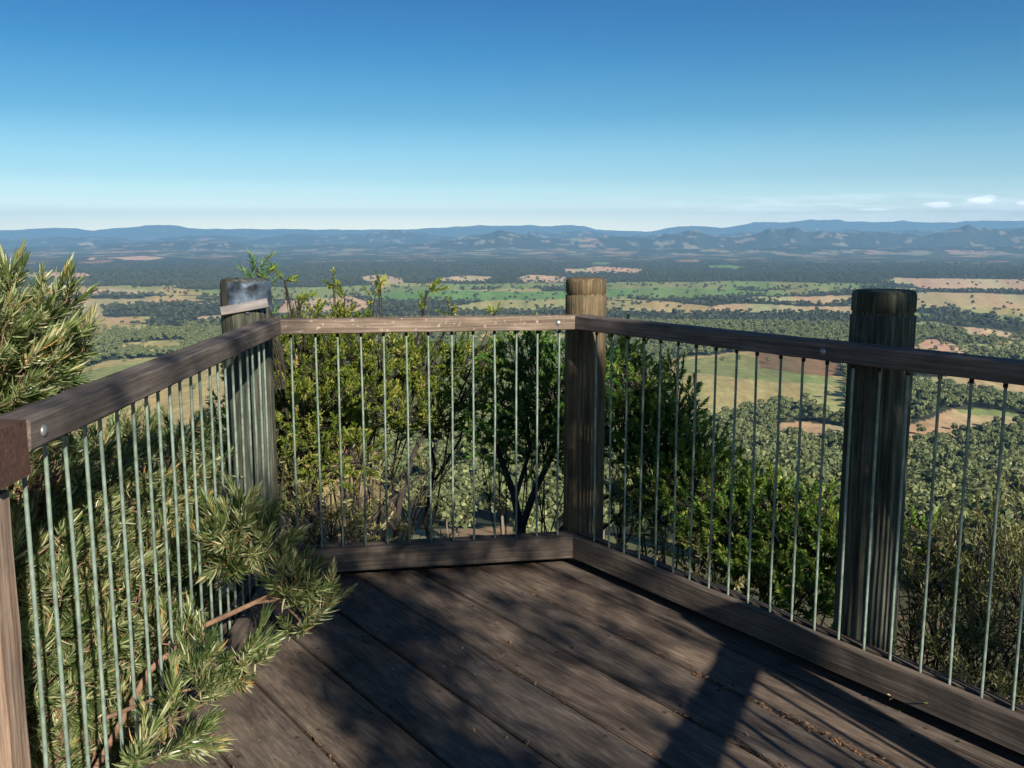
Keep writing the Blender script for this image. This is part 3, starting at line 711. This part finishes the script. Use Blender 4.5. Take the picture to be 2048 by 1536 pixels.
for n_, i in enumerate(near_i):
    cm, tm = TP[n_ % 5]
    seen = 'seen through the right-hand rods' if px[i] > 1780 else 'seen through the central rods'
    t = bpy.data.objects.new('eucalyptus_tree', None); C.link(t); t.location = P_[i]; t.rotation_euler = (0, 0, float(rng.uniform(0, 6.28))); s_ = float(rng.uniform(18, 29)); t.scale = (s_, s_, s_*.95)
    t['label'] = 'sunlit eucalyptus in the forest below the lookout, '+seen; t['category'] = 'tree'; t['group'] = 'eucalypts on the slope, '+seen
    for nm, me in (('crown', cm), ('trunk', tm)):
        o = bpy.data.objects.new(nm, me); C.link(o); o.parent = t
# ------------------------------------------------------------------ shrubs
def unit(v): return v/np.linalg.norm(v, axis=-1, keepdims=True)
def sprig(rs, Ls, n, ll, lw, th0=65, th1=18, curve=.35, segs=3, fold=0.0):
    """one leafy shoot along +Z: narrow leaves set round a stem, curving up towards the tip"""
    V = []; Fc = []; T = []
    for k in range(n):
        t = (k+rs.random())/n; z = Ls*(.08+.92*t); a = k*2.4+rs.normal(0, .25); th = R(th0+(th1-th0)*t+rs.normal(0, 9)); L = ll*rs.uniform(.7, 1.15)*(1-.25*t)
        rad = np.array([cos(a), sin(a), 0.]); side = np.array([-sin(a), cos(a), 0.]); side = side*cos(rs.normal(0, .5))+np.array([0, 0, 1])*rs.normal(0, .4); side /= np.linalg.norm(side)
        p = np.array([0, 0, z]); o = len(V); tt = rs.random(); tl = float(np.clip(rs.normal(.45, .22)+(.25 if rs.random() < .08 else 0), 0, 1))
        for j in range(segs+1):
            u = j/segs; w = lw*(.55+.45*sin(pi*min(1, u*1.1+.15)))*(1 if j < segs else .25)
            V += [p-side*w/2, p+side*w/2]; T += [tl, tl]
            thj = th*(1-curve*u); p = p+(rad*sin(thj)+np.array([0, 0, 1])*cos(thj))*L/segs
        for j in range(segs): Fc.append((o+2*j, o+2*j+1, o+2*j+3, o+2*j+2))
    return np.array(V), np.array(Fc), np.array(T)
def frames(D, rs):
    D = unit(D); r = rs.normal(0, 1, D.shape); X = unit(np.cross(D, r)); Y = np.cross(D, X); return np.stack([X, Y, D], -1)
def tubes(A, B, ra, rb, rs, bend=.08):
    """three-sided twigs, vectorised, each with a bend"""
    n = len(A); mid = (A+B)/2+rs.normal(0, 1, A.shape)*np.linalg.norm(B-A, axis=1, keepdims=True)*bend
    Fm = frames(B-A+1e-6, rs); pts = []
    for P, r in ((A, ra), (mid, (ra+rb)/2), (B, rb)):
        for k in range(3):
            an = 2*pi*k/3; pts.append(P+(Fm[:, :, 0]*cos(an)+Fm[:, :, 1]*sin(an))*r)
    V = np.stack(pts, 1).reshape(-1, 3); f = []
    for i in range(2):
        for k in range(3): f.append((i*3+k, i*3+(k+1) % 3, (i+1)*3+(k+1) % 3, (i+1)*3+k))
    Fc = (np.arange(n)[:, None, None]*9+np.array(f)[None]).reshape(-1, 4); return V, Fc
def shrub(name, label, cat, root, blobs, dens, kind, leaf_m, bark, seed, bias=(0, 0, .6), stems=(), group=None, stem_r=.009, shell=.45, twig_r=.0022, limb=True, tint_shift=0, scale=(.75, 1.25), clipx=None, ninner=0):
    rs = np.random.default_rng(seed); tmpl = [sprig(rs, *kind) for _ in range(6)]
    root = np.array(root, float); t = thing(name, label, cat, tuple(root), 0, group)
    Pl = []; Dl = []; Bl = []; tub = []
    for bi, (c, r) in enumerate(blobs):
        c = np.array(c, float)-root; n = max(3, int(dens*(r/.3)**2.4*(3.2 if ninner and bi >= len(blobs)-ninner else 1))); d = unit(rs.normal(0, 1, (n, 3))); rad = r*(shell+(1-shell)*rs.random((n, 1))**.6)
        rad *= 1+.25*np.sin(d[:, :1]*4+c[0]*9)*np.cos(d[:, 1:2]*5+c[1]*7)
        P = c+d*rad*np.array([1, 1, .9]); D = unit(d*.7+np.array(bias)+rs.normal(0, .45, (n, 3)))
        base = c+d*rad*.35-np.array([0, 0, r*.25])
        if clipx is not None and bi < len(blobs)-ninner:
            kk = P[:, 0]+root[0]+D[:, 0]*.14 < clipx; P = P[kk]; D = D[kk]; base = base[kk]
        Pl.append(P); Dl.append(D); Bl.append(base)
        if limb and not (ninner and bi >= len(blobs)-ninner):
            m1 = c*rs.uniform(.3, .5)+rs.normal(0, .08, 3)*np.array([1, 1, .3]); m2 = c*.75+rs.normal(0, .05, 3)
            tub.append(tube_arrays([(0, 0, -.1), tuple(m1*.5+rs.normal(0, .02, 3)), tuple(m1), tuple(m2), tuple(c-np.array([0, 0, r*.2]))], stem_r, stem_r*.35, 6))
            for k in range(5):
                e = c+unit(rs.normal(0, 1, 3))*r*.6; tub.append(tube_arrays([tuple(m2), tuple((m2+e)/2+rs.normal(0, .03, 3)), tuple(e)], stem_r*.4, stem_r*.15, 5))
    P = np.vstack(Pl); D = np.vstack(Dl); Bs = np.vstack(Bl); n = len(P)
    Fm = frames(D, rs); S = rs.uniform(scale[0], scale[1], n); sel = rs.integers(0, len(tmpl), n); sh = rs.normal(0, .13, n)+tint_shift
    Vs = []; Fs = []; Ts = []; o = 0
    for k, (V, Fc, T) in enumerate(tmpl):
        ix = np.where(sel == k)[0]
        if len(ix) == 0: continue
        W_ = np.einsum('nij,vj->nvi', Fm[ix], V)*S[ix, None, None]+P[ix, None, :]; Vs.append(W_.reshape(-1, 3))
        Fs.append((Fc[None]+np.arange(len(ix))[:, None, None]*len(V)).reshape(-1, 4)+o); o += len(ix)*len(V); Ts.append(np.clip(T[None]+sh[ix, None], 0, 1).ravel())
    link('foliage', np_mesh('foliage', np.vstack(Vs), np.vstack(Fs), False, {'tint': ('POINT', 'FLOAT', np.concatenate(Ts))}), leaf_m, t)
    L = kind[0]; V1, F1 = tubes(P, P+unit(D)*(S*L)[:, None], twig_r, twig_r*.5, rs, .02)
    near = rs.random(n) < .8; V2, F2 = tubes(Bs[near], P[near], twig_r*1.5, twig_r, rs, .1)
    parts = [(V1, F1), (V2, F2)]+tub
    for pl, r0, r1 in stems: parts.append(tube_arrays([tuple(np.array(q)-root) for q in pl], r0, r1, 7))
    v, f = join(parts); link('branches', np_mesh('branches', v, f, True), bark, t)
    return t
def B(L): return [(at(px, py, Y), r) for px, py, Y, r in L]
NEEDLE = (.095, 50, .056, .0048, 64, 12, .55, 4)
YEL = (.085, 32, .029, .0092, 70, 30, .3, 2)
DRK = (.08, 32, .027, .0095, 75, 32, .3, 2)
OLI = (.12, 22, .034, .008, 65, 30, .3, 2)
# narrow-leaved shrub leaning through the left railing
def BX(L, X): return [(at(px, py, X*F/(px-1024)*1.02), r) for px, py, r in L]      # blobs on a plane X metres to the side
left_blobs = B([(15, 640, 2.5, .11), (20, 590, 2.5, .035), (85, 665, 2.6, .08), (55, 745, 2.5, .15), (115, 755, 2.7, .08), (20, 800, 2.4, .17), (0, 690, 2.4, .18), (-80, 760, 2.3, .25), (150, 725, 2.7, .05)])
left_blobs += BX([(20, 960, .19), (110, 970, .2), (210, 960, .2), (300, 940, .2), (370, 920, .17), (420, 960, .18), (60, 1080, .22), (160, 1090, .22), (260, 1080, .22), (350, 1060, .22), (430, 1080, .22), (30, 1200, .22), (120, 1220, .22), (220, 1220, .22), (320, 1200, .22), (400, 1200, .2),
 (40, 1360, .22), (130, 1370, .22), (230, 1360, .22), (320, 1340, .2), (30, 1520, .22), (120, 1530, .22), (220, 1510, .22), (300, 1480, .18), (-60, 1150, .25), (-60, 1400, .25)], -1.36)
left_blobs += BX([(90, 1160, .13), (200, 1160, .13), (150, 1300, .13), (260, 1290, .13), (80, 1440, .13), (200, 1440, .13), (290, 1130, .13), (380, 1130, .13)], -1.2)
left_blobs += B([(470, 1090, 3.0, .12), (520, 1100, 3.0, .08), (420, 1110, 3.0, .10), (440, 1320, 2.5, .07), (485, 1335, 2.5, .045), (380, 1400, 2.4, .07), (340, 1480, 2.2, .06), (260, 1530, 2.0, .05), (585, 1170, 2.9, .07), (640, 1200, 2.9, .055), (605, 1245, 2.88, .05), (360, 1290, 2.65, .05)])
shrub('banksia_shrub', 'large light-green narrow-leaved shrub pushing through the left railing onto the deck', 'shrub', (-1.75, 2.6, -.95), left_blobs, 145, NEEDLE, M['leaf_needle'], M['bark_red'], 11, bias=(.35, -.25, .95), shell=.25, twig_r=.0025, stem_r=.008, clipx=-1.06, ninner=12,
      stems=[([(-1.6, 2.6, -.8), at(300, 1340, 2.6), at(400, 1255, 2.8), at(510, 1205, 2.9), at(560, 1180, 2.9)], .011, .007), ([at(500, 1207, 2.9), at(560, 1200, 2.9), at(600, 1240, 2.9), at(590, 1270, 2.85)], .006, .003), ([at(540, 1190, 2.9), at(600, 1215, 2.9), at(640, 1230, 2.9)], .008, .004),
             ([at(200, 1440, 2.2), at(330, 1390, 2.4), at(420, 1370, 2.5)], .006, .003), ([at(-80, 1000, 2.4), at(0, 860, 2.5), at(40, 740, 2.55), at(30, 640, 2.5)], .012, .005)])
# yellow-green shrub behind the far panel
yb = B([(600, 730, 5.3, .24), (680, 700, 5.6, .24), (760, 730, 5.8, .24), (620, 830, 5.2, .26), (700, 800, 5.5, .25), (560, 790, 5.3, .24), (590, 920, 5.2, .26), (680, 900, 5.4, .22), (790, 820, 5.8, .22), (850, 740, 6.0, .2), (920, 720, 6.0, .17), (980, 735, 5.9, .12),
 (870, 830, 5.9, .2), (940, 800, 5.9, .16), (500, 860, 5.1, .25), (660, 650, 5.6, .12), (720, 655, 5.7, .08), (590, 660, 5.4, .1), (520, 760, 5.3, .2), (800, 690, 5.9, .1),
 (748, 600, 5.7, .04), (690, 595, 5.6, .04), (668, 570, 5.6, .02), (850, 610, 5.9, .045), (855, 580, 5.9, .02), (905, 620, 5.9, .04), (990, 625, 5.8, .015), (590, 600, 5.3, .03), (570, 560, 5.2, .01), (760, 570, 5.7, .02), (630, 625, 5.5, .05)])
yr = [b_ for b_ in yb if b_[0].x > -.62 and b_[1] > .1]; yb = [b_ for b_ in yb if not (b_[0].x > -.62 and b_[1] > .1)]
shrub('lime_shrub', 'lime and dark green shrub behind the middle of the far railing panel', 'shrub', (-.35, 6.2, -1.8), yr, 250, YEL, M['leaf_yellow'], M['bark'], 22, limb=False, stems=[([(-.35, 6.2, -1.7), at(850, 1040, 5.9), at(870, 930, 5.9), at(850, 840, 5.9)], .018, .008), ([at(870, 960, 5.9), at(920, 880, 5.9), at(940, 800, 5.9)], .010, .005)], bias=(0, 0, .75), shell=.3, tint_shift=-.1)
shrub('yellow_green_shrub', 'tall sunlit yellow-green shrub behind the far railing panel', 'shrub', (-1.05, 5.9, -1.6), yb, 215, YEL, M['leaf_yellow'], M['bark'], 12, bias=(0, 0, .75), shell=.35)
ob = B([(600, 1010, 5.0, .22), (700, 1000, 5.2, .17), (790, 960, 5.6, .16), (640, 1060, 4.9, .18), (740, 1060, 5.1, .15), (830, 1040, 5.4, .13), (860, 960, 5.6, .13), (520, 1000, 4.9, .22), (910, 900, 5.7, .12), (900, 1060, 5.3, .1)])
shrub('olive_shrub', 'sparse olive shrub with bare dark stems low behind the far panel', 'shrub', (-.95, 5.3, -1.5), ob, 85, OLI, M['leaf_olive'], M['bark'], 13, shell=.2,
      stems=[([(-.8, 5.4, -1.3), at(800, 1000, 5.5), at(830, 900, 5.6), at(860, 850, 5.7)], .022, .010), ([at(790, 1060, 5.4), at(740, 980, 5.4), at(700, 900, 5.4)], .016, .007), ([at(640, 1090, 5.1), at(640, 1000, 5.2), at(600, 900, 5.2)], .016, .007), ([at(700, 1100, 5.1), at(760, 1020, 5.3), at(840, 950, 5.5)], .014, .006)])
# the dark shrub by the far corner post and the one behind the right-hand panel
db = B([(1060, 720, 5.1, .2), (1110, 790, 5.0, .24), (1050, 830, 5.1, .18), (1000, 800, 5.2, .14), (1000, 890, 5.1, .14), (1090, 890, 5.0, .17), (1160, 750, 5.0, .2), (1160, 850, 5.0, .2), (1020, 690, 5.2, .08), (960, 880, 5.2, .1)])
shrub('dark_shrub', 'dark shrub with forked black stems beside the far corner post', 'shrub', (.12, 5.1, -1.3), db, 230, DRK, M['leaf_dark'], M['bark'], 14, shell=.3, stem_r=.006,
      stems=[([at(1040, 1130, 5.0), at(1042, 1060, 5.0), at(1028, 990, 5.05), at(995, 900, 5.1), at(960, 840, 5.2)], .028, .012), ([at(1042, 1060, 5.0), at(1070, 980, 5.0), at(1110, 900, 5.0), at(1115, 810, 5.0)], .022, .010), ([at(1030, 1000, 5.05), at(1060, 900, 5.05), at(1050, 800, 5.1)], .014, .008), ([at(1080, 1095, 4.9), at(1130, 1050, 4.95), at(1200, 1000, 5.0), at(1300, 960, 5.0)], .012, .006), ([at(1180, 1080, 4.8), at(1260, 1010, 4.9), at(1340, 960, 4.9)], .010, .005)])
gb = B([(1240, 720, 5.2, .16), (1290, 770, 5.1, .2), (1240, 850, 5.1, .24), (1340, 840, 5.0, .2), (1330, 920, 4.9, .25), (1400, 900, 4.9, .16), (1400, 990, 4.7, .24), (1300, 1000, 4.9, .2), (1470, 980, 4.7, .16), (1480, 1060, 4.5, .22), (1550, 1020, 4.5, .17), (1420, 1080, 4.6, .18),
 (1580, 1100, 4.3, .2), (1640, 1030, 4.3, .15), (1650, 1120, 4.1, .18), (1540, 1170, 4.2, .17), (1630, 1200, 3.9, .14), (1700, 1080, 4.1, .15), (1500, 1150, 4.3, .12), (1240, 670, 5.2, .07), (1270, 690, 5.2, .05), (1350, 740, 5.0, .06), (1380, 790, 5, .06), (1760, 1120, 4.0, .15), (1830, 1080, 3.9, .09)])
shrub('green_shrub', 'dense dark-green shrub sloping down behind the right-hand railing', 'shrub', (1.0, 5.0, -1.4), gb, 260, DRK, M['leaf_dark'], M['bark'], 15, shell=.3, tint_shift=.24)
lb = B([(1260, 1060, 4.7, .12), (1330, 1090, 4.5, .1), (1240, 980, 4.8, .1), (1400, 1140, 4.3, .1), (1460, 1180, 4.1, .08)])
shrub('low_shrub', 'pale-leaved low shrub in the gap at the foot of the far corner post', 'shrub', (.6, 4.9, -1.2), lb, 110, OLI, M['leaf_olive'], M['bark'], 16, shell=.2, tint_shift=.15)
rb = B([(1850, 1180, 3.5, .14), (1930, 1110, 3.5, .13), (2010, 1130, 3.4, .17), (1880, 1280, 3.2, .16), (1980, 1240, 3.2, .17), (2060, 1220, 3.1, .2), (1820, 1270, 3.3, .1), (1960, 1330, 3.0, .13), (2040, 1340, 2.9, .15), (2060, 1050, 3.5, .12), (1960, 1060, 3.6, .06), (1900, 1060, 3.6, .05), (1860, 1370, 3.0, .13), (1930, 1430, 2.9, .14), (2020, 1450, 2.8, .15), (1850, 1100, 3.6, .1), (1880, 1190, 3.6, .14)])
shrub('wiry_shrub', 'wiry half-dry shrub behind the railing at the right edge', 'shrub', (1.75, 3.6, -1.1), rb, 190, (.13, 26, .032, .005, 60, 30, .3, 2), M['leaf_olive'], M['bark'], 17, shell=.15, tint_shift=-.05,
      stems=[([at(1990, 1400, 3.0), at(1950, 1230, 3.2), at(1960, 1080, 3.5)], .010, .004), ([at(1950, 1350, 3.1), at(1890, 1200, 3.4), at(1850, 1120, 3.6)], .009, .004), ([at(2040, 1400, 3.0), at(2040, 1200, 3.2), at(2010, 1060, 3.5)], .009, .004)])
tb = B([(520, 560, 4.9, .03), (500, 570, 4.9, .02), (535, 570, 4.9, .03), (515, 540, 4.9, .02), (520, 600, 4.9, .06), (540, 640, 4.9, .08), (500, 680, 4.9, .1)])
shrub('twiggy_shrub', 'thin dark shoots standing up just behind the metal-capped post', 'shrub', (-1.2, 5.0, -1.2), tb, 60, (.10, 16, .045, .007, 55, 20, .3, 2), M['leaf_dark'], M['bark'], 18, shell=.1)
# ------------------------------------------------------------------ behind the viewer: the rest of the lookout and an unseen gum tree shaped to shade it
EA = Vector((.895, .446)); EH = Vector((.446, -.895))
Q = Vector((1.85, 1.27)); dQ = Vector((-.42, -.906)).normalized()
panel('railing panel beside the viewer whose shadow crosses the deck', Q, Q+dQ*2.4, M['rail'], rods_between(2.4, .06, .1), bolts=(), rod_r=.009)  # out of view; rods thickened so their shadows show on the deck
log_post('log post beside the viewer whose shadow crosses the deck', Q.x+.08, Q.y-.03, -1.2, 1.22, .06, M['post'], seed=12)
def shade_tree():
    rs = np.random.default_rng(31); cs = []; ns = []  # leaf clumps laid out along the sun's rays to shape the shade
    L = [(1.0, 1.0, 5.2, .33), (.9, 1.35, 5.6, .2), (1.15, 1.6, 5.0, .34), (.9, 2.0, 5.4, .38), (1.35, 2.15, 5.2, .22), (1.3, .8, 5.1, .17), (1.55, 1.9, 5.0, .22),
         (1.9, 2.0, 4.9, .3), (2.3, 2.15, 4.9, .34), (2.35, 1.72, 4.9, .22), (2.25, 2.5, 5.0, .2), (2.5, 1.6, 5.0, .16), (2.7, 2.3, 5.2, .36), (3.1, 2.4, 5.4, .4), (2.6, 1.85, 5.0, .2), (1.72, 1.52, 5.0, .15), (2.08, 1.55, 5.0, .13), (3.3, 2.9, 5.6, .45), (2.9, 3.1, 5.4, .3), (3.8, 2.7, 5.6, .5), (2.95, 1.7, 5.2, .16), (1.62, 1.32, 5.1, .11), (1.9, 1.36, 5.0, .12), (2.15, 1.3, 5.0, .1), (1.75, 1.12, 5.0, .1)]
    L += [(-.03+.95*k/11, 2.05+.97*k/11, 6.0, .075) for k in range(12) if k % 3]  # row of small clumps added to shade the left rail
    ends = []
    for a, b, h, r in L:
        p = EA*a+EH*h; c = np.array([p.x, p.y, b+.488*h]); ends.append(c); n = int((850 if r > .16 else 380)*(r/.3)**2.0)
        d = unit(rs.normal(0, 1, (n, 3))); cs.append(c+d*r*(.1+(.95 if r > .16 else 1.5)*rs.random((n, 1))**.6)); ns.append(d)
    cs = np.vstack(cs); ns = np.vstack(ns); V, Fc = quad_cloud(cs, .034, ns, rs, .9, .45)
    base = EA*2.9+EH*6.2; t = thing('gum_tree', 'unseen gum tree behind the viewer, crown shaped to shade the deck', 'tree', (base.x, base.y, -.9))
    off = np.array([base.x, base.y, -.9]); t_ = np.repeat(np.clip(rs.normal(.5, .2, len(cs)), 0, 1), 4)
    link('crown', np_mesh('crown', V-off, Fc, False, {'tint': ('POINT', 'FLOAT', t_)}), M['leaf_dark'], t)
    parts = [tube_arrays([(0, 0, -.2), (.05, .02, 1.2), (-.1, .1, 2.4), (-.2, .3, 3.8), (-.3, .4, 5.2)], .11, .05, 10)]
    for e in ends: parts.append(tube_arrays([(-.1, .1, 2.6), tuple((e-off)*.55+np.array([0, 0, 1.3])), tuple(e-off)], .022, .006, 5))
    v, f = join(parts); link('trunk', np_mesh('trunk', v, f, True), M['trunk'], t)
shade_tree()
# ------------------------------------------------------------------ air
def haze():
    bm = bmesh.new(); g = bmesh.ops.create_cube(bm, size=1)['verts']
    for v in g: v.co = Vector((v.co.x*150000, v.co.y*100000+5000, 0)) + Vector((0, 0, -330 if v.co.z < 0 else 1450))
    me = bpy.data.meshes.new('haze'); bm.to_mesh(me); bm.free()
    m = bpy.data.materials.new('haze_air'); m.use_nodes = True; nt = m.node_tree; nt.nodes.clear()
    out = nt.nodes.new('ShaderNodeOutputMaterial'); v = nt.nodes.new('ShaderNodeVolumePrincipled'); v.inputs['Density'].default_value = HAZE
    v.inputs['Color'].default_value = (.30, .62, 1.0, 1); v.inputs['Anisotropy'].default_value = 0.0
    nt.links.new(v.outputs[0], out.inputs['Volume']); link('haze', me, m, kind='stuff')
HAZE = 3.5e-5
haze()
